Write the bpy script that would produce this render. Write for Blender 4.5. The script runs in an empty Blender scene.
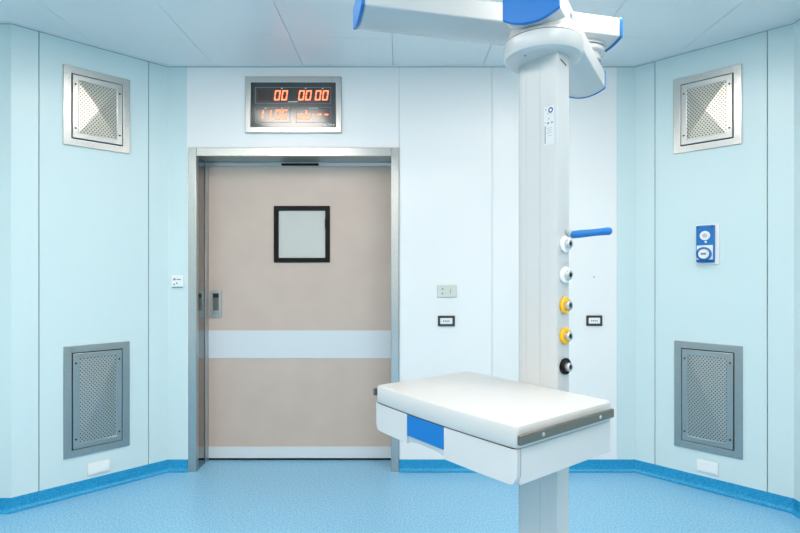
import bpy, bmesh, math, random
from mathutils import Vector, Matrix
random.seed(7)
sc = bpy.context.scene
col = sc.collection
F = 520.0; HX = 400.0; HY = 274.5; CZ = 1.3586
YB = 3.595                     # back wall
ZC = 2.8                       # ceiling
YD = 3.80                      # door leaf face

# ------------------------------------------------------------------ helpers
def lin(c):
    c = c/255.0
    return c/12.92 if c <= .04045 else ((c+.055)/1.055)**2.4
def rgb(r, g, b): return (lin(r), lin(g), lin(b), 1)
def P(px, py, Y): return Vector(((px-HX)/F*Y, Y, CZ-(py-HY)/F*Y))

def mat(name, color, rough=.5, metal=0., spec=.5, coat=0., emit=None, estr=0.):
    m = bpy.data.materials.new(name); m.use_nodes = True
    b = m.node_tree.nodes['Principled BSDF']
    b.inputs['Base Color'].default_value = color
    b.inputs['Roughness'].default_value = rough
    b.inputs['Metallic'].default_value = metal
    b.inputs['Specular IOR Level'].default_value = spec
    b.inputs['Coat Weight'].default_value = coat
    if emit:
        b.inputs['Emission Color'].default_value = emit
        b.inputs['Emission Strength'].default_value = estr
    return m
def add_noise(m, c1, c2, scale, lo=.35, hi=.65, bump=0., detail=3, stretch=(1, 1, 1), rough=None):
    nt = m.node_tree; N = nt.nodes; L = nt.links; b = N['Principled BSDF']
    tc = N.new('ShaderNodeTexCoord'); mp = N.new('ShaderNodeMapping')
    mp.inputs['Scale'].default_value = stretch
    n = N.new('ShaderNodeTexNoise'); n.inputs['Scale'].default_value = scale; n.inputs['Detail'].default_value = detail
    r = N.new('ShaderNodeValToRGB')
    r.color_ramp.elements[0].position = lo; r.color_ramp.elements[1].position = hi
    r.color_ramp.elements[0].color = c1; r.color_ramp.elements[1].color = c2
    L.new(tc.outputs['Object'], mp.inputs['Vector']); L.new(mp.outputs['Vector'], n.inputs['Vector'])
    L.new(n.outputs['Fac'], r.inputs['Fac']); L.new(r.outputs['Color'], b.inputs['Base Color'])
    if bump:
        bp = N.new('ShaderNodeBump'); bp.inputs['Strength'].default_value = bump; bp.inputs['Distance'].default_value = .001
        L.new(n.outputs['Fac'], bp.inputs['Height']); L.new(bp.outputs['Normal'], b.inputs['Normal'])
    if rough:
        mr = N.new('ShaderNodeMapRange'); mr.inputs['To Min'].default_value = rough[0]; mr.inputs['To Max'].default_value = rough[1]
        L.new(n.outputs['Fac'], mr.inputs['Value']); L.new(mr.outputs['Result'], b.inputs['Roughness'])
    return m

M = {}
M['white_wall'] = mat('white wall laminate', rgb(240, 239, 239), .38)
M['teal'] = mat('pale teal wall panel', rgb(209, 227, 229), .32)
M['joint'] = mat('panel joint sealant', rgb(140, 172, 178), .7)
M['white_joint'] = mat('white panel joint', rgb(214, 216, 218), .7)
M['ceil'] = mat('white enamelled ceiling panel', rgb(234, 236, 238), .28)
M['ceil_joint'] = mat('ceiling joint', rgb(120, 138, 150), .7)
M['floor'] = add_noise(mat('speckled blue vinyl', rgb(110, 186, 224), .32), rgb(96, 172, 216), rgb(166, 209, 232), 110, .34, .66)
M['skirt'] = add_noise(mat('deep blue vinyl skirting', rgb(20, 150, 212), .35), rgb(8, 132, 188), rgb(44, 163, 208), 120, .35, .65)
M['steel'] = add_noise(mat('brushed stainless steel', rgb(190, 190, 186), .27, 1), rgb(176, 178, 176), rgb(200, 199, 195), 60, .3, .7, .02, 3, (1, 1, 30), (.24, .34))
M['steel_dull'] = add_noise(mat('dull brushed steel', rgb(160, 166, 170), .34, 1), rgb(160, 160, 158), rgb(182, 181, 178), 60, .3, .7, .02, 3, (1, 1, 30), (.30, .40))
M['jamb'] = mat('polished steel jamb', rgb(150, 152, 152), .10, 1)
M['dark_steel'] = mat('shadow gap', rgb(40, 44, 46), .5, .3)
M['screw'] = mat('dark screw', rgb(50, 52, 55), .4, .7)
M['beige'] = add_noise(mat('beige door laminate', rgb(198, 180, 166), .33), rgb(199, 178, 165), rgb(204, 184, 171), 5, .3, .7, 0, 2)
M['stripe'] = mat('pale blue protective band', rgb(214, 219, 223), .3)
M['black'] = mat('black rubber', rgb(5, 5, 6), .45, 0, .2)
M['pane'] = mat('translucent privacy glass', rgb(200, 199, 194), .04, 0, .6, .6)
M['panel_black'] = mat('black display glass', rgb(14, 13, 15), .16, 0, 1.0, .6)
M['panel_black'].node_tree.nodes['Principled BSDF'].inputs['Coat Roughness'].default_value = .16
M['unlit'] = mat('unlit digit', rgb(50, 34, 36), .3)
M['led'] = mat('glowing red led', rgb(120, 30, 15), .4, 0, .5, 0, (1, .13, .05, 1), 3.2)
M['line'] = mat('grey printed line', rgb(120, 140, 146), .4)
M['sticker'] = mat('sticker', rgb(204, 207, 209), .45)
M['white_print'] = mat('white print', rgb(225, 228, 230), .4)
M['white_plastic'] = mat('white plastic', rgb(240, 241, 241), .35)
M['ivory'] = mat('ivory plastic', rgb(214, 214, 204), .4)
M['grey_print'] = mat('grey print', rgb(128, 136, 138), .5)
M['dk_print'] = mat('dark print', rgb(70, 76, 80), .5)
M['teal_print'] = mat('teal print', rgb(80, 160, 160), .5)
M['brown'] = mat('dark brown frame', rgb(58, 50, 46), .4)
M['blue'] = mat('bright blue plastic', rgb(0, 110, 186), .35)
M['blue_cap'] = mat('blue end cap', rgb(4, 110, 188), .38)
M['blue_dark'] = mat('dark blue plastic', rgb(10, 70, 130), .4)
M['enamel'] = mat('white enamel', rgb(196, 198, 199), .27)
M['enamel2'] = mat('light grey enamel', rgb(182, 186, 188), .3)
M['tray'] = mat('white moulded top', rgb(199, 199, 198), .3)
M['drawer'] = mat('white drawer plastic', rgb(200, 201, 202), .35)
M['recess'] = mat('light grey recess', rgb(190, 195, 199), .4)
M['rail'] = mat('grey steel rail', rgb(132, 125, 117), .35, 1)
M['alu'] = mat('aluminium', rgb(200, 203, 204), .3, .9)
M['yellow'] = mat('yellow plastic', rgb(248, 186, 10), .35)
M['seal_gap_shade'] = mat('dark grey seal', rgb(70, 74, 78), .5)  # hub seal, and the dark strips painted as shade in the drawer gaps
M['lamp'] = mat('lit diffuser', rgb(255, 255, 255), .5, 0, .5, 0, (1, .912, .825, 1), 7.5)

def perf_mat(name, c, rough, pitch, hole):
    """perforated steel sheet: staggered round holes in the sheet's own plane (object x, z)"""
    m = mat(name, c, rough, 1)
    nt = m.node_tree; N = nt.nodes; L = nt.links; b = N['Principled BSDF']
    tc = N.new('ShaderNodeTexCoord'); sp = N.new('ShaderNodeSeparateXYZ'); L.new(tc.outputs['Object'], sp.inputs[0])
    def mth(op, a, bb=None, cc=None):
        n = N.new('ShaderNodeMath'); n.operation = op
        for i, v in enumerate((a, bb, cc)):
            if v is None: continue
            if isinstance(v, (int, float)): n.inputs[i].default_value = v
            else: L.new(v, n.inputs[i])
        return n.outputs[0]
    rowz = mth('MULTIPLY', sp.outputs['Z'], 1/(pitch*.62))
    row = mth('FLOOR', rowz)
    par = mth('MULTIPLY', mth('FLOORED_MODULO', row, 2.0), .5)
    x = mth('ADD', mth('MULTIPLY', sp.outputs['X'], 1/pitch), par)
    fx = mth('MULTIPLY', mth('SUBTRACT', mth('FRACT', x), .5), pitch)
    fz = mth('MULTIPLY', mth('SUBTRACT', mth('FRACT', rowz), .5), pitch*.62)
    d = mth('SQRT', mth('ADD', mth('MULTIPLY', fx, fx), mth('MULTIPLY', fz, fz)))
    h = mth('LESS_THAN', d, hole)
    mx = N.new('ShaderNodeMixShader')
    hb = N.new('ShaderNodeBsdfDiffuse'); hb.inputs['Color'].default_value = rgb(84, 84, 80)
    out = N['Material Output']
    L.new(h, mx.inputs[0]); L.new(b.outputs[0], mx.inputs[1]); L.new(hb.outputs[0], mx.inputs[2])
    L.new(mx.outputs[0], out.inputs['Surface'])
    return m
M['perf_hi'] = perf_mat('perforated warm steel sheet', rgb(200, 195, 184), .37, .0195, .0042)
M['perf_lo'] = perf_mat('perforated grey steel sheet', rgb(182, 183, 180), .50, .0195, .0044)

class MB:
    def __init__(s): s.bm = bmesh.new(); s.mi = 0; s.mats = []
    def m(s, name):
        if name not in s.mats: s.mats.append(name)
        s.mi = s.mats.index(name); return s
    def faces(s, vs, fs):
        v = [s.bm.verts.new(p) for p in vs]
        for f in fs:
            try:
                fc = s.bm.faces.new([v[i] for i in f]); fc.material_index = s.mi
            except ValueError: pass
        return s
    def box(s, x0, x1, y0, y1, z0, z1):
        return s.faces([(x0,y0,z0),(x1,y0,z0),(x1,y1,z0),(x0,y1,z0),(x0,y0,z1),(x1,y0,z1),(x1,y1,z1),(x0,y1,z1)],
                       [(3,2,1,0),(4,5,6,7),(0,1,5,4),(1,2,6,5),(2,3,7,6),(3,0,4,7)])
    def prism(s, bot, top):
        n = len(bot)
        return s.faces(list(bot)+list(top), [tuple(range(n))[::-1], tuple(range(n, 2*n))]+[(i, (i+1) % n, n+(i+1) % n, n+i) for i in range(n)])
    def ring(s, x0, x1, z0, z1, w, y0, y1):
        """rectangular ring in the xz plane between depths y0 and y1"""
        O = [(x0,z0),(x1,z0),(x1,z1),(x0,z1)]; I = [(x0+w,z0+w),(x1-w,z0+w),(x1-w,z1-w),(x0+w,z1-w)]
        vs = [(a,y0,b) for a,b in O]+[(a,y0,b) for a,b in I]+[(a,y1,b) for a,b in O]+[(a,y1,b) for a,b in I]
        fs = []
        for i in range(4):
            j = (i+1) % 4
            fs += [(i,j,4+j,4+i),(8+i,8+j,12+j,12+i),(i,j,8+j,8+i),(4+i,4+j,12+j,12+i)]
        return s.faces(vs, fs)
    def lathe(s, prof, origin, axis, n=32):
        """prof: list of (radius, distance along axis)"""
        a = Vector(axis).normalized(); t = Vector((0,0,1)) if abs(a.z) < .9 else Vector((1,0,0))
        u = a.cross(t).normalized(); w = a.cross(u); o = Vector(origin)
        vs = []; idx = []
        for r, h in prof:
            if r < 1e-6: idx.append([len(vs)]*n); vs.append(o+a*h)
            else:
                idx.append(list(range(len(vs), len(vs)+n)))
                vs += [o+a*h+(u*math.cos(2*math.pi*k/n)+w*math.sin(2*math.pi*k/n))*r for k in range(n)]
        fs = []
        for i in range(len(prof)-1):
            for k in range(n):
                q = [idx[i][k], idx[i][(k+1) % n], idx[i+1][(k+1) % n], idx[i+1][k]]
                q2 = []
                for e in q:
                    if e not in q2: q2.append(e)
                if len(q2) >= 3: fs.append(tuple(q2))
        return s.faces(vs, fs)
    def disc(s, c, axis, r, th, n=24, hole=0):
        if hole: return s.lathe([(hole,0),(r,0),(r,th),(hole,th),(hole,0)], c, axis, n)
        return s.lathe([(0,0),(r,0),(r,th),(0,th)], c, axis, n)
    def build(s, name, parent=None, bevel=0, seg=2, smooth=True, world=False, ang=35):
        bm = s.bm
        if world and parent is not None:
            bm.transform(MW[parent.name].inverted())
        bmesh.ops.recalc_face_normals(bm, faces=bm.faces[:])
        me = bpy.data.meshes.new(name); bm.to_mesh(me); bm.free()
        for k in s.mats: me.materials.append(M[k])
        o = bpy.data.objects.new(name, me); col.objects.link(o)
        if smooth:
            for p in me.polygons: p.use_smooth = True
            me.set_sharp_from_angle(angle=math.radians(ang))
        if bevel:
            b = o.modifiers.new('bevel', 'BEVEL'); b.width = bevel; b.segments = seg; b.limit_method = 'ANGLE'; b.angle_limit = math.radians(40)
            b.harden_normals = False
        if parent is not None: o.parent = parent; MW[o.name] = MW[parent.name].copy()
        else: MW[o.name] = Matrix.Identity(4)
        return o
MW = {}
def empty(name, loc, rz=0):
    o = bpy.data.objects.new(name, None); col.objects.link(o)
    o.empty_display_size = .1; o.location = loc; o.rotation_euler = (0, 0, rz)
    MW[o.name] = Matrix.Translation(Vector(loc)) @ Matrix.Rotation(rz, 4, 'Z')
    return o
def tag(o, label, cat, group=None):
    o['label'] = label; o['category'] = cat
    if group: o['group'] = group
    return o
def struct(o): o['kind'] = 'structure'; return o

# ------------------------------------------------------------------ room plan
XB_L = (168-HX)/F*YB; XB_R = (635-HX)/F*YB
XW_L = (187-HX)/F*YB; XW_R = (617-HX)/F*YB
A_L = Vector((-2.227, 2.977)); B_L = Vector((XB_L, YB))
A_R = Vector((2.250, 2.970)); B_R = Vector((XB_R, YB))
SIDE_L = -2.75; YREAR = -2.7
FX0 = (188.6-HX)/F*YB; FX1 = (399-HX)/F*YB; FZ = CZ-(148-HY)/F*YB     # door frame outer
FI0 = (197-HX)/F*YB; FI1 = (391-HX)/F*YB; FIZ = CZ-(156.4-HY)/F*YB    # door frame opening
GAP = .0022

def wall_panels(name, a, b, cuts, m, jm, z0=0., z1=ZC, extra=None):
    """wall between plan points a and b (left to right as seen from the room), split at distances cuts"""
    d = (b-a); Lg = d.length; ang = math.atan2(d.y, d.x)
    o = MB()
    ts = [0]+sorted(cuts)+[Lg]
    o.m(m)
    for i in range(len(ts)-1):
        x0 = ts[i]+(GAP if i else 0); x1 = ts[i+1]-(GAP if i < len(ts)-2 else 0)
        o.box(x0, x1, 0, .03, z0, z1)
    o.m(jm).box(0, Lg, .031, .06, z0, z1)
    ob = o.build(name, smooth=False)
    ob.location = (a.x, a.y, 0); ob.rotation_euler = (0, 0, ang)
    MW[ob.name] = Matrix.Translation((a.x, a.y, 0)) @ Matrix.Rotation(ang, 4, 'Z')
    return struct(ob)
def on_wall(px, py, a, b):
    """point where the sight line through a photo pixel meets the wall a-b"""
    d = (b-a).normalized(); r = (px-HX)/F
    # a + t d : x = r*y
    t = (r*a.y-a.x)/(d.x-r*d.y)
    p = a+d*t
    return t, Vector((p.x, p.y, CZ-(py-HY)/F*p.y))

tl1 = on_wall(39, 200, A_L, B_L)[0]; tl2 = on_wall(148.5, 200, A_L, B_L)[0]
tr1 = on_wall(655, 200, B_R, A_R)[0]; tr2 = on_wall(767.3, 200, B_R, A_R)[0]
wall_panels('wall_left', A_L, B_L, [tl1, tl2], 'teal', 'joint')
wall_panels('wall_right', B_R, A_R, [tr1, tr2], 'teal', 'joint')
wall_panels('wall_alcove', Vector((SIDE_L, A_L.y)), A_L, [], 'teal', 'joint')
wall_panels('wall_side_left', Vector((SIDE_L, YREAR)), Vector((SIDE_L, A_L.y)), [1.2, 2.4, 3.6, 4.8], 'teal', 'joint')
wall_panels('wall_side_right', A_R, Vector((A_R.x, YREAR)), [1.2, 2.4, 3.6, 4.8], 'teal', 'joint')
wall_panels('wall_rear', Vector((A_R.x, YREAR)), Vector((SIDE_L, YREAR)), [1.2, 2.4, 3.6, 4.4], 'white_wall', 'white_joint')
wall_panels('wall_back_left', B_L, Vector((XW_L, YB)), [], 'teal', 'joint')
wall_panels('wall_back_right', Vector((XW_R, YB)), B_R, [], 'teal', 'joint')
XS = (492-HX)/F*YB
o = MB().m('white_wall')
o.box(XW_L, FX1, YB, YB+.03, FZ, ZC)
o.box(XW_L, FX0, YB, YB+.03, 0, FZ)
o.box(FX1+GAP*1.2, XS-GAP*.6, YB, YB+.03, 0, ZC)
o.box(XS+GAP*.6, XW_R-GAP*.5, YB, YB+.03, 0, ZC)
o.m('white_joint').box(XW_L, FX1, YB+.031, YB+.06, FZ, ZC).box(FX1, XW_R, YB+.031, YB+.06, 0, ZC)
struct(o.build('wall_back', smooth=False))

plan = [Vector((SIDE_L, YREAR)), Vector((SIDE_L, A_L.y)), A_L, B_L, B_R, A_R, Vector((A_R.x, YREAR))]
o = MB().m('floor')
o.prism([(p.x, p.y, -.06) for p in plan], [(p.x, p.y, 0) for p in plan])
o.box(FX0, FX1, YB, YD+.12, -.06, 0)
struct(o.build('floor', smooth=False))

# ceiling: square-edged metal panels in the plan outline
def clip(poly, axis, val, keep_less):
    out = []
    for i in range(len(poly)):
        p, q = poly[i], poly[(i+1) % len(poly)]
        dp = (p[axis]-val) if keep_less else (val-p[axis]); dq = (q[axis]-val) if keep_less else (val-q[axis])
        if dp <= 0: out.append(p)
        if (dp < 0 < dq) or (dq < 0 < dp):
            t = dp/(dp-dq); out.append((p[0]+(q[0]-p[0])*t, p[1]+(q[1]-p[1])*t))
    return out
o = MB().m('ceil')
poly0 = [(p.x, p.y) for p in plan]
x = -.048-.62*5
while x < 2.4:
    y = 3.169-1.24*6
    while y < 3.7:
        g = .0016
        q = clip(clip(clip(clip(poly0, 0, x+g, False), 0, x+.62-g, True), 1, y+g*.5, False), 1, y+1.24-g*.5, True)
        if len(q) >= 3: o.prism([(a, b, ZC) for a, b in q], [(a, b, ZC+.02) for a, b in q])
        y += 1.24
    x += .62
o.m('ceil_joint').prism([(a, b, ZC+.021) for a, b in poly0], [(a, b, ZC+.06) for a, b in poly0])
struct(o.build('ceiling', smooth=False))

def sweep(name, pts, prof, m, bevel=0):
    """profile (out, z) swept along plan points; the room lies to the right of the path"""
    o = MB().m(m); rings = []
    n = len(pts)
    for i, p in enumerate(pts):
        nn = []
        for a, b in ((i-1, i), (i, i+1)):
            if a >= 0 and b < n:
                d = (pts[b]-pts[a]).normalized(); nn.append(Vector((d.y, -d.x)))
        if len(nn) == 1: off = nn[0]
        else:
            h = (nn[0]+nn[1]).normalized(); off = h/h.dot(nn[0])
        rings.append([(p.x+off.x*a, p.y+off.y*a, z) for a, z in prof])
    k = len(prof)
    vs = [v for r in rings for v in r]
    fs = [tuple(range(k)), tuple(range((n-1)*k, n*k))]
    for i in range(n-1):
        for j in range(k): fs.append((i*k+j, i*k+(j+1) % k, (i+1)*k+(j+1) % k, (i+1)*k+j))
    o.faces(vs, fs)
    return struct(o.build(name, ang=30))
skp = [(0, .080), (.004, .080), (.0045, .030)]+[(.0045+.026*(1-math.cos(t)), .028-.0275*math.sin(t)) for t in [math.radians(a) for a in (15, 30, 45, 60, 75, 90)]]+[(0, .0005)]
sweep('baseboard_left', [Vector((SIDE_L, YREAR)), Vector((SIDE_L, A_L.y)), A_L, B_L, Vector((FX0-.001, YB))], skp, 'skirt')
sweep('baseboard_right', [Vector((FX1+.001, YB)), B_R, A_R, Vector((A_R.x, YREAR))], skp, 'skirt')
trp = [(0, ZC-.0005), (.016, ZC-.0005), (.016, ZC-.005), (0, ZC-.005)]
sweep('trim_1', [Vector((SIDE_L, YREAR)), Vector((SIDE_L, A_L.y)), A_L, B_L, B_R, A_R, Vector((A_R.x, YREAR))], trp, 'ceil')
trp2 = [(0, ZC-.0053), (.003, ZC-.0053), (.003, ZC-.0090), (0, ZC-.0090)]
sweep('trim_2', [Vector((SIDE_L, YREAR)), Vector((SIDE_L, A_L.y)), A_L, B_L, B_R, A_R, Vector((A_R.x, YREAR))], trp2, 'joint')

# ------------------------------------------------------------------ door
dr = struct(empty('door_1', ((FX0+FX1)/2, YB, 0)))
YE = YD+.07
def wb(): return MB()
o = wb().m('steel')
f0 = YB-.012
o.box(FX0, FI0, f0, YB+.03, 0, FZ).box(FI1, FX1, f0, YB+.03, 0, FZ).box(FI0, FI1, f0, YB+.03, FIZ, FZ)
o.build('door_frame', dr, bevel=.003, world=True)
o = wb().m('jamb')
JX0 = FI0-.002
o.box(JX0-.012, JX0, YB+.03, YD+.05, 0, FIZ+.01).box(FI1+.002, FI1+.014, YB+.03, YD+.05, 0, FIZ+.01)
o.m('steel_dull').box(JX0, FI1+.002, YB+.03, YD-.01, FIZ+.002, FIZ+.014)
o.build('door_jamb', dr, world=True)
# lighter vertical guide strip on the jamb and slim head rail
LX0 = (208-HX)/F*YD
o = wb().m('alu')
o.box(JX0+.001, LX0+.002, YD-.055, YD+.04, 0, FIZ)
o.box(LX0+.002, FI1, YD-.02, YD+.04, FIZ-.004-.024, FIZ)
o.build('guide_rail', dr, bevel=.003, world=True)
leafz1 = FIZ-.028
o = wb().m('beige')
WX0 = (274-HX)/F*YD; WX1 = (330-HX)/F*YD; WZ0 = CZ-(262.5-HY)/F*YD; WZ1 = CZ-(206-HY)/F*YD
lx0 = LX0+.004; lx1 = FI1+.0; lz0 = .018
y0, y1 = YD, YD+.045
o.box(lx0, WX0+.01, y0, y1, lz0, leafz1).box(WX1-.01, lx1, y0, y1, lz0, leafz1)
o.box(WX0+.01, WX1-.01, y0, y1, lz0, WZ0+.01).box(WX0+.01, WX1-.01, y0, y1, WZ1-.01, leafz1)
leaf = o.build('door_leaf', dr, smooth=False, world=True)
bmx = bmesh.new(); bmx.from_mesh(leaf.data); bmesh.ops.remove_doubles(bmx, verts=bmx.verts[:], dist=1e-5); bmx.to_mesh(leaf.data); bmx.free()
o = wb().m('black'); o.ring(WX0, WX1, WZ0, WZ1, .034, YD-.012, YD+.01); wf = o.build('window_frame', dr, bevel=.004, world=True)
wf['label'] = 'black square frame of the door window'
o = wb().m('pane'); o.box(WX0+.03, WX1-.03, YD+.002, YD+.010, WZ0+.03, WZ1-.03)
o.build('window_pane', dr, smooth=False, world=True)
for s, px, py in ((1, 276.5, 242), (-1, 327, 224)):
    c = P(px, py, YD)
    o = wb().m('black'); o.box(c.x-.013, c.x+.013, YD-.022, YD-.0115, c.z-.036, c.z+.036)
    cl = o.build('window_clip', dr, bevel=.004, world=True)
sz0 = CZ-(358-HY)/F*YD; sz1 = CZ-(330.4-HY)/F*YD
o = wb().m('stripe'); o.box(lx0, lx1, YD-.004, YD-.0003, sz0, sz1); o.build('protective_band', dr, bevel=.001, world=True)['label'] = 'pale blue band across the door'
kz1 = CZ-(446.5-HY)/F*YD
o = wb().m('stripe'); o.box(lx0, lx1, YD-.004, YD-.0003, .018, kz1); o.build('kick_plate', dr, bevel=.001, world=True)
o = wb().m('black'); o.box(lx0, lx1, YD+.008, YD+.04, .001, .017); o.build('bottom_seal', dr, smooth=False, world=True)
c0 = P(281.5, 163.4, YD-.03); c1 = P(318.5, 165.6, YD-.03)
o = wb().m('black'); o.box(c0.x, c1.x, YD-.036, YD-.021, c1.z, c0.z); o.build('door_sensor', dr, bevel=.002, world=True)
h0 = P(210.3, 290.5, YD); h1 = P(222, 317.3, YD)
o = wb().m('steel'); o.ring(h0.x, h1.x, h1.z, h0.z, .021, YD-.010, YD-.0003)
o.m('rail').box(h0.x+.018, h1.x-.018, YD-.0025, YD-.0005, h1.z+.018, h0.z-.018)
ph = o.build('pull_handle', dr, bevel=.003, world=True)
o = wb().m('steel'); o.box(h0.x+.022, h1.x-.022, YD-.0095, YD-.0026, h1.z+.022, h1.z+.050); o.build('finger_lip', ph, bevel=.002, world=True)
o = wb().m('screw'); o.box(h0.x+.022, h1.x-.022, YD-.0055, YD-.0026, h0.z-.052, h0.z-.022); o.build('finger_slot', ph, smooth=False, world=True)

# ------------------------------------------------------------------ wall vents
def vent(a, b, corners, name, label, perf, steel, group):
    ts = [on_wall(px, py, a, b) for px, py in corners]          # TL TR BR BL
    w = ((ts[1][0]+ts[2][0])-(ts[0][0]+ts[3][0]))/2
    zt = (ts[0][1].z+ts[1][1].z)/2; zb = (ts[2][1].z+ts[3][1].z)/2
    tc = sum(t for t, _ in ts)/4; h = zt-zb
    d = (b-a).normalized(); p = a+d*tc; ang = math.atan2(d.y, d.x)
    print('VENT', name, round(w, 3), round(h, 3), round(zb, 3))
    r = empty(name, (p.x, p.y, zb), ang); tag(r, label, 'vent', group)
    X = w/2
    MB().m(steel).ring(-X, X, 0, h, .043, -.010, -.0005).build('outer_frame', r, bevel=.002)
    MB().m('dark_steel').box(-X+.042, X-.042, -.0035, -.001, .042, h-.042).build('shadow_gap', r, smooth=False)
    i = .048
    MB().m(steel).ring(-X+i, X-i, i, h-i, .034, -.016, -.004).build('grille_flange', r, bevel=.003)
    j = i+.033
    x0, x1, z0, z1 = -X+j, X-j, j, h-j
    o = MB().m(perf)
    pk = -.028 if perf == 'perf_hi' else -.024; zm = (z0+z1)/2
    o.faces([(x0,-.012,z0),(x1,-.012,z0),(x1,-.012,z1),(x0,-.012,z1),(0,pk,zm)], [(0,1,4),(1,2,4),(2,3,4),(3,0,4)])
    o.build('perforated_grille', r, smooth=False)
    for sx in (-1, 1):
        for zz in (i+.06, h-i-.06):
            MB().m('screw').lathe([(0,.003),(.004,.003),(.006,0),(0,0)], (sx*(X-i-.016), -.016, zz), (0,-1,0), 12).build('screw', r)
    return r
vent(A_L, B_L, [(62.4,64.2),(129.4,80.4),(129.9,154.4),(63.3,144.2)], 'wall_vent', 'square steel perforated vent high on the left teal wall', 'perf_hi', 'steel', 'steel wall vents')
vent(A_L, B_L, [(63.6,346.4),(129.6,341.2),(128.9,444.7),(62.9,459.7)], 'wall_vent', 'tall grey perforated vent low on the left teal wall', 'perf_lo', 'steel_dull', 'steel wall vents')
vent(B_R, A_R, [(673.3,80.2),(741.9,64.4),(742.5,143.6),(674.3,154.6)], 'wall_vent', 'square steel perforated vent high on the right teal wall', 'perf_hi', 'steel', 'steel wall vents')
vent(B_R, A_R, [(674.3,340.7),(742.8,345.9),(743.1,459.3),(675,445.4)], 'wall_vent', 'tall grey perforated vent low on the right teal wall', 'perf_lo', 'steel_dull', 'steel wall vents')

def wall_root(a, b, corners, name):
    ts = [on_wall(px, py, a, b) for px, py in corners]
    n = len(corners)
    tmin = (ts[0][0]+ts[3][0])/2; tmax = (ts[1][0]+ts[2][0])/2
    zt = (ts[0][1].z+ts[1][1].z)/2; zb = (ts[2][1].z+ts[3][1].z)/2
    d = (b-a).normalized(); p = a+d*(tmin+tmax)/2
    return empty(name, (p.x, p.y, zb), math.atan2(d.y, d.x)), tmax-tmin, zt-zb
for (a, b, cs, side) in ((A_L, B_L, [(87,463.2),(109.6,459.4),(109.6,471),(87,475)], 'left'), (B_R, A_R, [(697,458.6),(718.6,463.2),(718.4,475.6),(697,470)], 'right')):
    r, w, h = wall_root(a, b, cs, 'blank_wall_plate')
    tag(r, 'small blank white plate under the low vent on the %s wall' % side, 'wall plate', 'blank white wall plates')
    X = w/2
    MB().m('white_plastic').box(-X, X, -.010, -.0005, 0, h).build('back_plate', r, bevel=.003)
    MB().m('white_plastic').box(-X+.009, X-.009, -.0135, -.0100, .009, h-.009).build('cover_insert', r, bevel=.002)

# ------------------------------------------------------------------ things on the back wall
BW0 = Vector((XB_L, YB)); BW1 = Vector((XB_R, YB))
def back_root(x0, x1, y0, y1, name):
    return wall_root(BW0, BW1, [(x0,y0),(x1,y0),(x1,y1),(x0,y1)], name)
# wall clock display
r, w, h = back_root(245.6, 341.8, 77.4, 133.4, 'clock_display')
tag(r, 'steel framed digital timer display with red digits above the door', 'clock')
X = w/2; S = YB/F
def LX(px): return (px-(245.6+341.8)/2)*S
def LZ(py): return (133.4-py)*S
o = MB().m('steel'); o.ring(-X, X, 0, h, .040, -.020, -.0005); o.build('frame', r, bevel=.004)
o = MB().m('panel_black'); o.box(-X+.036, X-.036, -.012, -.004, .036, h-.036); fp = o.build('face_panel', r, smooth=False)
yf = -.0125
def line_box(o, x0, x1, y0, y1, t=.0028):
    a, b, c, d = LX(x0), LX(x1), LZ(y1), LZ(y0)
    o.ring(a, b, c, d, t, yf, yf+.0004)
o = MB().m('line')
line_box(o, 255.6, 331.2, 87.8, 104); line_box(o, 255.6, 290.7, 107.7, 123.2); line_box(o, 296.4, 331.2, 107.7, 123.2)
o.m('white_print')
for px, py in ((282.3,89),(306,89),(323,89.2),(266,108.8),(282.3,108.8)): o.box(LX(px-.7), LX(px+.7), yf-.0004, yf, LZ(py+.4), LZ(py-.4))
o.box(LX(309.5), LX(318.5), yf-.0004, yf, LZ(109), LZ(108.5))
o.box(LX(288.5), LX(298), yf-.0004, yf, LZ(102.7), LZ(102))
for k, (px, py, ww) in enumerate(((325,125.6,3.4),(329,124.6,1.6),(331.4,125.2,2.0),(334,125.4,1.4))): o.box(LX(px-ww/2), LX(px+ww/2), yf-.0004, yf, LZ(py+.45), LZ(py-.45))
o.build('printed_marks', fp, smooth=False)
o = MB().m('unlit'); o.box(LX(258), LX(273), yf, yf+.0004, LZ(101), LZ(91)); o.build('unlit_digits', fp, smooth=False)
SEG = {'0':'abcdef','1':'bc','5':'acdfg','o':'cdeg','b':'cdefg','-':'g'}
def digit(ch, x0, x1, y0, y1):
    o = MB().m('led'); W = LX(x1)-LX(x0); H = LZ(y0)-LZ(y1); t = .0082; xo = LX(x0); zo = LZ(y1); sh = .14
    def quad(pts): 
        f = [(xo+a+(c)*sh-.5*H*sh, yf-.0006, zo+c) for a, c in pts]; bck = [(p[0], yf, p[2]) for p in f]
        o.prism(f, bck)
    g = .0012; m = H/2
    for s in SEG[ch]:
        if s == 'a': quad([(t*.6,H-t),(W-t*.6,H-t),(W-t*.2,H),(t*.2,H)])
        if s == 'd': quad([(t*.2,0),(W-t*.2,0),(W-t*.6,t),(t*.6,t)])
        if s == 'g': quad([(t*.7,m-t/2),(W-t*.7,m-t/2),(W-t*.7,m+t/2),(t*.7,m+t/2)])
        if s == 'f': quad([(0,m+g),(t,m+g+t*.3),(t,H-t*.9),(0,H-t*.3)])
        if s == 'e': quad([(0,t*.3),(t,t*.9),(t,m-g-t*.3),(0,m-g)])
        if s == 'b': quad([(W-t,m+g+t*.3),(W,m+g),(W,H-t*.3),(W-t,H-t*.9)])
        if s == 'c': quad([(W-t,t*.9),(W,t*.3),(W,m-g),(W-t,m-g-t*.3)])
    return o.build('digit', fp, smooth=False)
for x0 in (275.0, 282.2, 299.0, 306.0, 315.6, 322.8): digit('0', x0, x0+5.6, 91.0, 100.9)
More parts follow.
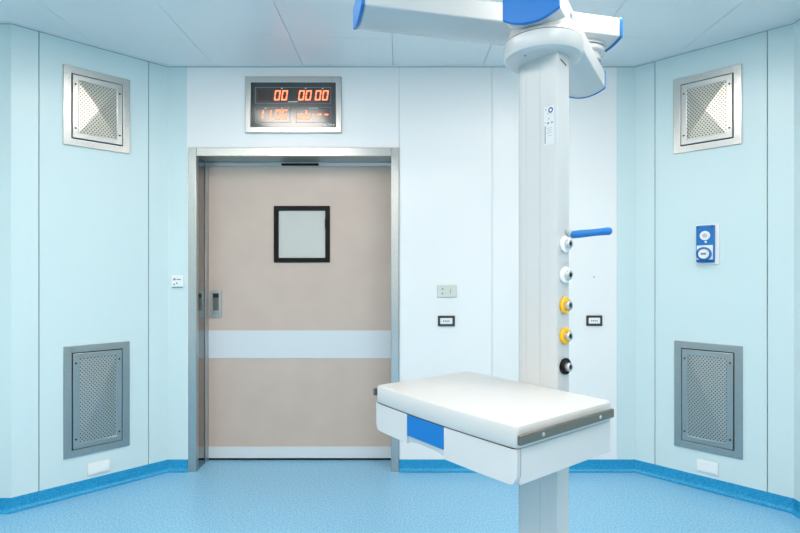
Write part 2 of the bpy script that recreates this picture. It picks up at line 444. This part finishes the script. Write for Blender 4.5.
for ch, x0 in (('1',258.4),('1',266.2),('0',275.6),('5',282.2),('o',298.3),('b',305.6),('-',317.0),('-',324.0)): digit(ch, x0, x0+5.4, 110.3, 120.0)
for px, py in ((274.2,119.6),(313.3,119.6),(313.8,115.5)):
    MB().m('led').box(LX(px-.55), LX(px+.55), yf-.0006, yf, LZ(py+.5), LZ(py-.5)).build('digit_dot', fp, smooth=False)

# switch on the teal strip left of the door
r, w, h = back_root(172, 184, 275.2, 288.6, 'door_switch'); tag(r, 'small white square switch plate on the teal strip left of the door', 'switch')
X = w/2
MB().m('white_plastic').box(-X, X, -.010, -.0005, 0, h).build('back_plate', r, bevel=.002)
o = MB().m('teal_print').box(-X+.003, X-.003, -.0108, -.0100, .004, .014)
o.m('grey_print').box(-X+.012, -X+.030, -.0108, -.0100, h*.62, h*.76).box(-X+.036, X-.018, -.0108, -.0100, h*.64, h*.72).box(-X+.012, -X+.026, -.0108, -.0100, h*.26, h*.36).box(-X+.032, -X+.042, -.0108, -.0100, h*.34, h*.46)
o.build('printed_marks', r, smooth=False)
MB().m('white_plastic').box(X-.040, X-.008, -.0145, -.0102, h*.26, h*.58).build('rocker', r, bevel=.002)
# ivory socket plate
r, w, h = back_root(437, 456.4, 285, 297.2, 'socket_plate'); tag(r, 'ivory plate with two green dots on the white wall right of the door', 'socket')
X = w/2
MB().m('ivory').box(-X, X, -.010, -.0005, 0, h).build('back_plate', r, bevel=.0025)
for zz in (.31, .68): MB().m('teal_print').disc((-X+.038, -.0098, h*zz), (0,-1,0), .0062, .002, 16).build('green_port', r)
o = MB().m('ivory').ring(X-.058, X-.026, h*.22, h*.78, .004, -.0125, -.0100).m('grey_print').box(X-.044, X-.040, -.0112, -.0100, h*.32, h*.66).build('socket_slot', r, bevel=.001)
# dark framed outlets
for x0, x1, y0, y1, lab in ((437.8,454.7,315.6,326.2,'white outlet in a dark brown frame under the ivory socket plate'), (586,602,315.3,325.8,'white outlet in a dark brown frame right of the pendant column')):
    r, w, h = back_root(x0, x1, y0, y1, 'framed_outlet'); tag(r, lab, 'outlet', 'dark framed wall outlets')
    X = w/2
    MB().m('brown').ring(-X, X, 0, h, .016, -.012, -.0005).build('outlet_frame', r, bevel=.004)
    MB().m('white_plastic').box(-X+.015, X-.015, -.008, -.001, .015, h-.015).build('outlet_insert', r, bevel=.001)
    o = MB().m('grey_print')
    for k in range(4): o.box(-.022+k*.012, -.015+k*.012, -.0086, -.008, h*.42, h*.56)
    o.build('outlet_marks', r, smooth=False)
# small screw cap
p = P(594.2, 276.8, YB)
o = MB().m('ivory').lathe([(0,.003),(.005,.003),(.008,0),(0,0)], (0,0,0), (0,-1,0), 16).build('screw_cap')
o.location = (p.x, YB, p.z); tag(o, 'tiny pale round cap on the white wall above the right dark outlet', 'screw cap')

# blue industrial socket on the right wall
r, w, h = wall_root(B_R, A_R, [(696.6,224.6),(719.6,223.6),(719.6,265.4),(696.6,263.6)], 'industrial_socket'); tag(r, 'bright blue switched socket box on the right teal wall', 'socket')
X = w/2
MB().m('white_plastic').box(-X, X, -.014, -.0005, 0, h).build('back_plate', r, bevel=.005)
bx0, bx1 = -X+.006, X-.020
MB().m('blue').box(bx0, bx1, -.036, -.0142, .012, h-.010).build('housing', r, bevel=.005)
cx = (bx0+bx1)/2
MB().m('white_plastic').disc((cx, -.0358, h*.71), (0,-1,0), .029, .005).m('recess').disc((cx, -.0409, h*.71), (0,-1,0), .013, .008).build('rotary_switch', r, bevel=.001)
MB().m('white_print').disc((cx+.004, -.0358, h*.555), (0,-1,0), .007, .002, 16).build('indicator', r)
MB().m('white_plastic').box(cx-.046, cx+.044, -.040, -.0362, .030, h*.47).build('flange_plate', r, bevel=.002)
MB().m('blue').lathe([(.031,0),(.042,0),(.042,.022),(.034,.026),(.031,.0)], (cx-.003, -.0402, .066), (0,-1,0), 32).build('collar', r)
MB().m('white_plastic').disc((cx-.003, -.0403, .066), (0,-1,0), .0305, .018, 28).m('grey_print').box(cx-.018, cx+.012, -.0592, -.0584, .060, .073).build('lid', r)
o = MB().m('blue_dark')
for sx in (bx0+.012, bx1-.012):
    for zz in (.024, h-.022): MB().m('blue_dark').disc((sx, -.0358, zz), (0,-1,0), .006, .003, 12).build('screw', r)
o.bm.free()

# ------------------------------------------------------------------ ceiling pendant
ya = math.radians(37.5)
dL = Vector((-math.sin(ya), math.cos(ya), 0)); dR = Vector((math.cos(ya), math.sin(ya), 0)); UZ = Vector((0,0,1))
HC = Vector((.497, 1.812, 0))
pd = empty('supply_pendant', (-.02, 2.055, ZC))
tag(pd, 'white ceiling supply pendant with jointed arms, gas column and white shelf', 'medical pendant')
# column
C0 = Vector((.519, 1.718, 0)); W1 = .170
def CV(u, v, z): return C0+dL*u+dR*v+UZ*z
def bez(p, q, r, n=8): return [((1-t)**2*p[0]+2*t*(1-t)*q[0]+t*t*r[0], (1-t)**2*p[1]+2*t*(1-t)*q[1]+t*t*r[1]) for t in [i/n for i in range(n+1)]]
def notch(u, d=.003, w=.0011): return [(u-w,0),(u-w,d),(u+w,d),(u+w,0)]
prof = bez((0,.004),(0,0),(.004,0),3)+notch(.0685,.0012,.0008)+notch(.1276, .0008, .0006)+bez((.140,0),(.176,.002),(.181,.036),8)+[(.175,.12)]+bez((.160,.148),(.155,.155),(.140,.155),3)+[(.072,.150),(.004,.070)]+bez((.001,.067),(0,.065),(0,.062),2)
ZH = 2.096; ZBOT = .40
o = MB().m('enamel'); o.prism([CV(u,v,ZBOT) for u,v in prof], [CV(u,v,ZH+.004) for u,v in prof])
colm = o.build('column', pd, world=True, ang=25)
# label sticker
def FV(u, z, e): return CV(u, -e, z)
def fbox(o, u0, u1, z0, z1, e0, e1):
    return o.prism([FV(u0,z0,e0),FV(u1,z0,e0),FV(u1,z1,e0),FV(u0,z1,e0)], [FV(u0,z0,e1),FV(u1,z0,e1),FV(u1,z1,e1),FV(u0,z1,e1)])
def uz(px, py):
    rr = (px-HX)/F; u = (C0.x-rr*C0.y)/(math.sin(ya)+rr*math.cos(ya)); Y = C0.y+u*math.cos(ya)
    return u, CZ-(py-HY)/F*Y
ua, z1 = uz(554, 103.6); ub, z0 = uz(544, 145.5)
z1 -= .004
o = MB().m('sticker'); fbox(o, ua, ub, z0, z1, .0001, .0006)
st = o.build('label_sticker', colm, smooth=False, world=True)
hh = z1-z0; ww = ub-ua
o = MB().m('blue_dark')
ec = FV(ua+ww*.32, z1-.014, .0007); o.disc(ec, -dR, .0095, .0004, 24, .0045)
o.m('white_print').disc(ec, -dR, .0045, .0003, 16)
o.m('grey_print')
for k, (a, b, c, d) in enumerate(((.78,.86,.90,.96),(.5,.62,.80,.82),(.25,.32,.78,.80),(.45,.58,.66,.69),(.82,.92,.58,.60),(.2,.72,.42,.43),(.2,.65,.36,.37),(.2,.7,.30,.31),(.2,.6,.22,.23))): fbox(o, ua+ww*a, ua+ww*b, z0+hh*c, z0+hh*d, .0006, .0009)
o.m('dk_print')
fbox(o, ua+ww*.48, ua+ww*.66, z0+hh*.54, z0+hh*.58, .0006, .0009); fbox(o, ua+ww*.12, ua+ww*.26, z0+hh*.54, z0+hh*.58, .0006, .0009)
o.m('grey_print'); fbox(o, ua+ww*.82, ua+ww*.93, z0+hh*.03, z0+hh*.50, .0006, .0009)
o.build('label_print', colm, smooth=False, world=True)
o = MB().m('dark_steel')
sp_ = [CV(-.0004,.018,2.072), CV(-.0004,.050,2.058), CV(-.0004,.050,2.064), CV(-.0004,.018,2.078)]
o.prism(sp_, [p+dL*.0003 for p in sp_]); o.build('cable_slot', colm, smooth=False, world=True)
# gas outlets on the narrow side
NS = -dL
for k, (py, mt, nm) in enumerate(((244.2,'white_plastic','white'),(275,'white_plastic','white'),(305.2,'yellow','yellow'),(335.8,'yellow','yellow'),(366.3,'black','black'))):
    Yc = 1.738; z = CZ-(py-HY)/F*Yc
    c = CV(-.0002, .038, z)
    g = MB().m(mt).lathe([(0,0),(.0255,0),(.0275,.003),(.0275,.009),(.025,.0115),(.017,.0115),(0,.0115)], c, NS, 32).build('gas_outlet', pd, world=True)
    g['label'] = nm+' gas outlet'
    MB().m('alu').lathe([(0,.0117),(.0150,.0117),(.0150,.024),(.0135,.026),(.0085,.026),(.0085,.018),(0,.018)], c, NS, 24).build('outlet_socket', g, world=True)
    MB().m('black').lathe([(0,.0183),(.0082,.0183),(.0082,.0192),(0,.0192)], c, NS, 16).build('outlet_bore', g, world=True)
# blue handle
h0 = Vector((.576, 1.748, 1.492)); h1 = Vector((.680, 1.668, 1.499)); hd = (h1-h0); hl = hd.length
o = MB().m('blue').lathe([(0,0),(.011,0),(.0128,.003),(.0132,.03),(.0115,.07),(.0118,.10),(.0128,hl-.010),(.0105,hl-.003),(.005,hl),(0,hl)], h0, hd, 24)
hb = o.build('grab_handle', pd, world=True); hb['label'] = 'blue rod handle sticking out to the right'
hm = CV(.002,.050,1.512)
o = MB().m('enamel2').lathe([(0,0),(.011,0),(.011,.03),(0,.03)], hm, (h0-hm), 16); o.build('handle_bracket', hb, world=True)
# hub under the arm
R = .134
o = MB().m('enamel').lathe([(0,ZH),(.112,ZH),(.118,ZH+.001),(.130,ZH+.009),(R-.002,ZH+.015),(R,ZH+.020),(R,2.154),(.1335,2.156),(0,2.156)], HC, UZ, 64)
hub = o.build('hub', pd, world=True)
MB().m('seal_gap_shade').lathe([(0,2.1562),(.1325,2.1562),(.1325,2.1592),(0,2.1592)], HC, UZ, 64).build('hub_seal', hub, world=True)
MB().m('enamel').lathe([(0,2.1594),(R-.003,2.1594),(R-.006,2.168),(.118,2.176),(.112,2.205),(0,2.205)], HC, UZ, 64).build('hub_cover', hub, world=True)
MB().m('screw').disc(HC+Vector((-.075,-.060,ZH-.0006)), UZ, .004, .0006, 12).build('hub_screw', hub, world=True)
# arms
def arm(p0, p1, w, zb, zt, sag, name, ct, ct2):
    d = (p1-p0); Lg = d.length; d = d.normalized(); s = Vector((d.y, -d.x, 0))
    def sect(g, zo=0):
        q = []
        hw = w/2+g
        for i in range(13):
            t = -1+2*i/12
            q.append((hw*t, zb-g-sag*(1-t*t)))
        q += [(hw, zt+g-.012), (hw-.012, zt+g), (-hw+.012, zt+g), (-hw, zt+g-.012)]
        return q
    def at(q, t): return [p0+d*t+s*a+UZ*b for a, b in q]
    o = MB().m('enamel'); o.prism(at(sect(0), ct+.001), at(sect(0), Lg-ct2-.001)); a = o.build(name, pd, world=True, bevel=.004)
    for t0, t1 in ((0, ct), (Lg-ct2, Lg)):
        o = MB().m('blue_cap'); o.prism(at(sect(.0025), t0), at(sect(.0025), t1)); c = o.build('end_cap', a, world=True, bevel=.003); c['label'] = 'blue end cap of the arm'
    return a
V3 = lambda x, y: Vector((x, y, 0))
la = arm(V3(.420, 1.678), V3(.852, 2.404), .182, 2.203, 2.285, .028, 'lower_arm', .016, .007)
ua_ = arm(V3(-.168, 2.026), V3(.916, 2.291), .20, 2.362, 2.446, .018, 'upper_arm', .014, .012)
# emblem on the lower arm's side
sB = Vector((.859,-.511,0)); dB = Vector((.511,.859,0))
e = Vector((.420,1.678,0))+sB*.0914+dB*.166; e.z = 2.243
MB().m('blue').disc(e, sB, .009, .0006, 20, .004).build('emblem', la, world=True)
J = V3(.800, 2.285)
o = MB().m('enamel').lathe([(0,2.2855),(.078,2.2855),(.078,2.312),(.094,2.318),(.094,2.334),(.088,2.339),(0,2.339)], J, UZ, 48); jn = o.build('arm_joint', pd, world=True)
MB().m('enamel2').lathe([(0,2.3392),(.097,2.3392),(.097,2.352),(.088,2.361),(0,2.361)], J, UZ, 48).build('joint_ring', jn, world=True)
mc = V3(-.02, 2.055)
o = MB().m('enamel').lathe([(0,2.4465),(.085,2.4465),(.085,2.74),(.15,2.76),(.16,ZC-.001),(0,ZC-.001)], mc, UZ, 48); o.build('ceiling_mount', pd, world=True)

# ---- shelf with drawer
F0 = Vector((.292, 1.300, 0)); L1 = .617; L2 = .440
def SV(u, v, z): return F0+dL*u+dR*v+UZ*z
def rr_plan(u0, u1, v0, v1, r, n=5, bow=0.):
    q = []
    for cu, cv, a0 in ((u0+r, v0+r, 180), (u1-r, v0+r, 270), (u1-r, v1-r, 0), (u0+r, v1-r, 90)):
        for k in range(n+1):
            a = math.radians(a0+90*k/n); q.append((cu+r*math.cos(a), cv+r*math.sin(a)))
        if bow and a0 == 180:
            for k in range(1, 10):
                t = k/10; q.append((u0+r+(u1-u0-2*r)*t, v0-bow*4*t*(1-t)))
    return q
ZS0, ZS1 = .9205, .9786
pl = rr_plan(0, L1, 0, L2, .015, 6, .010)
pli = rr_plan(.007, L1-.007, .007, L2-.007, .011, 6, .010)
plm = rr_plan(.002, L1-.002, .002, L2-.002, .014, 6, .010)
o = MB().m('tray')
rings = [[SV(u,v,ZS0) for u,v in plm], [SV(u,v,ZS0+.003) for u,v in pl], [SV(u,v,ZS1-.009) for u,v in pl], [SV(u,v,ZS1-.003) for u,v in plm], [SV(u,v,ZS1) for u,v in pli]]
n = len(pl); vs = [p for r_ in rings for p in r_]; fs = [tuple(range(n)), tuple(range(4*n,5*n))]
for i in range(4):
    for j in range(n): fs.append((i*n+j, i*n+(j+1) % n, (i+1)*n+(j+1) % n, (i+1)*n+j))
o.faces(vs, fs); shelf = o.build('shelf', pd, world=True, ang=40)
shelf['label'] = 'white shelf with a drawer and side rails'
# carcass behind the drawer front
ZB = .825; ZT = .9188
cp = rr_plan(.003, L1-.003, .018, L2-.004, .006, 3)
o = MB().m('drawer'); o.prism([SV(u,v,ZB) for u,v in cp], [SV(u,v,ZT) for u,v in cp]); o.build('drawer_body', shelf, bevel=.003, seg=2, world=True)
gap_plan = rr_plan(.0035, L1-.0035, -.001, L2-.004, .012, 4, .009)
o = MB().m('seal_gap_shade'); o.prism([SV(u,v,ZT+.0001) for u,v in gap_plan], [SV(u,v,ZS0-.0001) for u,v in gap_plan]); o.build('top_gap_shade', shelf, smooth=False, world=True)  # dark sheet standing in for the shadow line under the slab
o = MB().m('seal_gap_shade'); q = [(.0018,.0163),(L1-.0018,.0163),(L1-.0018,.0178),(.0018,.0178)]
o.prism([SV(u,v,ZB+.022) for u,v in q], [SV(u,v,ZT-.0005) for u,v in q]); o.build('front_gap_shade', shelf, smooth=False, world=True)  # dark strip put in as the shade of the seam behind the front
HU0, HU1, HZ = .262, .434, .852
def vfront(u): return -.010*4*(u/L1)*(1-u/L1)+.001
def front_piece(u0, u1, z0, z1, m, name, cr=(0,0), vo=0., th=.016, bev=.002, n=10, bottom=None):
    """piece of the gently bowed drawer front; cr rounds the lower corners at u0 / u1"""
    o = MB().m(m); cols = []
    for k in range(n+1):
        u = u0+(u1-u0)*k/n; zb = z0
        if cr[0] and u-u0 < cr[0]: zb = z0+cr[0]-math.sqrt(max(0, cr[0]**2-(cr[0]-(u-u0))**2))
        if cr[1] and u1-u < cr[1]: zb = z0+cr[1]-math.sqrt(max(0, cr[1]**2-(cr[1]-(u1-u))**2))
        if bottom: zb = bottom(u)
        v = vfront(u)+vo
        cols.append([SV(u,v,zb), SV(u,v,z1), SV(u,v+th,z1), SV(u,v+th,zb)])
    vs = [p for c in cols for p in c]; fs = [(0,1,2,3), tuple(4*n+i for i in range(4))]
    for k in range(n):
        for j in range(4): fs.append((4*k+j, 4*k+(j+1) % 4, 4*k+4+(j+1) % 4, 4*k+4+j))
    o.faces(vs, fs); return o.build(name, shelf, bevel=bev, world=True, ang=30)
front_piece(.001, HU0-.0006, ZB, ZT, 'drawer', 'drawer_front', (.024,0), n=24)
front_piece(HU1+.0006, L1-.001, ZB, ZT, 'drawer', 'drawer_front', (0,.020), n=20)
hp = front_piece(HU0, HU1, HZ, ZT-.001, 'blue', 'drawer_handle', vo=-.0005, th=.012, bev=.0012)
hp['label'] = 'blue grip panel of the drawer'
um = (HU0+HU1)/2
front_piece(HU0, HU1, ZB+.004, HZ-.0005, 'recess', 'handle_recess', vo=.006, th=.010, bev=.0008, n=16, bottom=lambda u: ZB+.004+.010*(1-((u-um)/(HU1-um))**2))
# rails
for un, s in ((-.024, 1), (L1+.022, -1)):
    o = MB().m('rail')
    u0, u1 = (un, un+.010*s)
    ve = -.016 if s > 0 else .004
    q = [(min(u0,u1), ve), (max(u0,u1), ve), (max(u0,u1), .408), (min(u0,u1), .408)]
    o.prism([SV(u,v,.9385) for u,v in q], [SV(u,v,.9635) for u,v in q])
    rl = o.build('side_rail', shelf, bevel=.0025, seg=3, world=True)
    rl['label'] = 'grey steel equipment rail'
    for v in (.075, .335):
        MB().m('alu').lathe([(0,0),(.006,0),(.006,.013),(0,.013)], SV(un+.0101*s, v, .951), dL*s, 16).build('rail_spacer', shelf, world=True)
        MB().m('alu').lathe([(0,0),(.0055,0),(.0045,.002),(0,.002)], SV(un-.0001*s, v, .951), -dL*s, 16).build('rail_bolt', shelf, world=True)

# ------------------------------------------------------------------ ceiling lights of the room (in the ceiling, above and behind the view)
for x, y in ((-1.0, 1.98), (1.02, 1.98), (-1.0, .25), (1.02, .25), (-1.0, -1.25), (1.02, -1.25), (.01, -1.25), (-2.2, .25)):
    r = empty('ceiling_light', (x, y, ZC)); tag(r, 'flat white rectangular light panel in the ceiling', 'ceiling light', 'ceiling light panels')
    o = MB().m('white_plastic')
    for a, b, c, d in ((-.31,.31,-.62,-.60),(-.31,.31,.60,.62),(-.31,-.29,-.60,.60),(.29,.31,-.60,.60)): o.box(a, b, c, d, -.014, -.0005)
    o.build('light_frame', r, smooth=False)
    MB().m('lamp').box(-.289, .289, -.599, .599, -.010, -.002).build('diffuser', r, smooth=False)

# ------------------------------------------------------------------ camera, world, view
cam = bpy.data.objects.new('camera', bpy.data.cameras.new('camera')); col.objects.link(cam)
cam.location = (0, 0, CZ); cam.rotation_euler = (math.radians(90), 0, 0)
cam.data.sensor_width = 36; cam.data.lens = 36*F/800
cam.data.shift_y = (HY-266.5)/800
cam.data.clip_start = .05
sc.camera = cam
w = bpy.data.worlds.new('world'); sc.world = w; w.use_nodes = True
w.node_tree.nodes['Background'].inputs[0].default_value = (.05, .055, .06, 1)
sc.view_settings.view_transform = 'Standard'; sc.view_settings.look = 'None'
sc.view_settings.exposure = 0.46; sc.view_settings.gamma = 1.0
sc.view_settings.use_curve_mapping = False
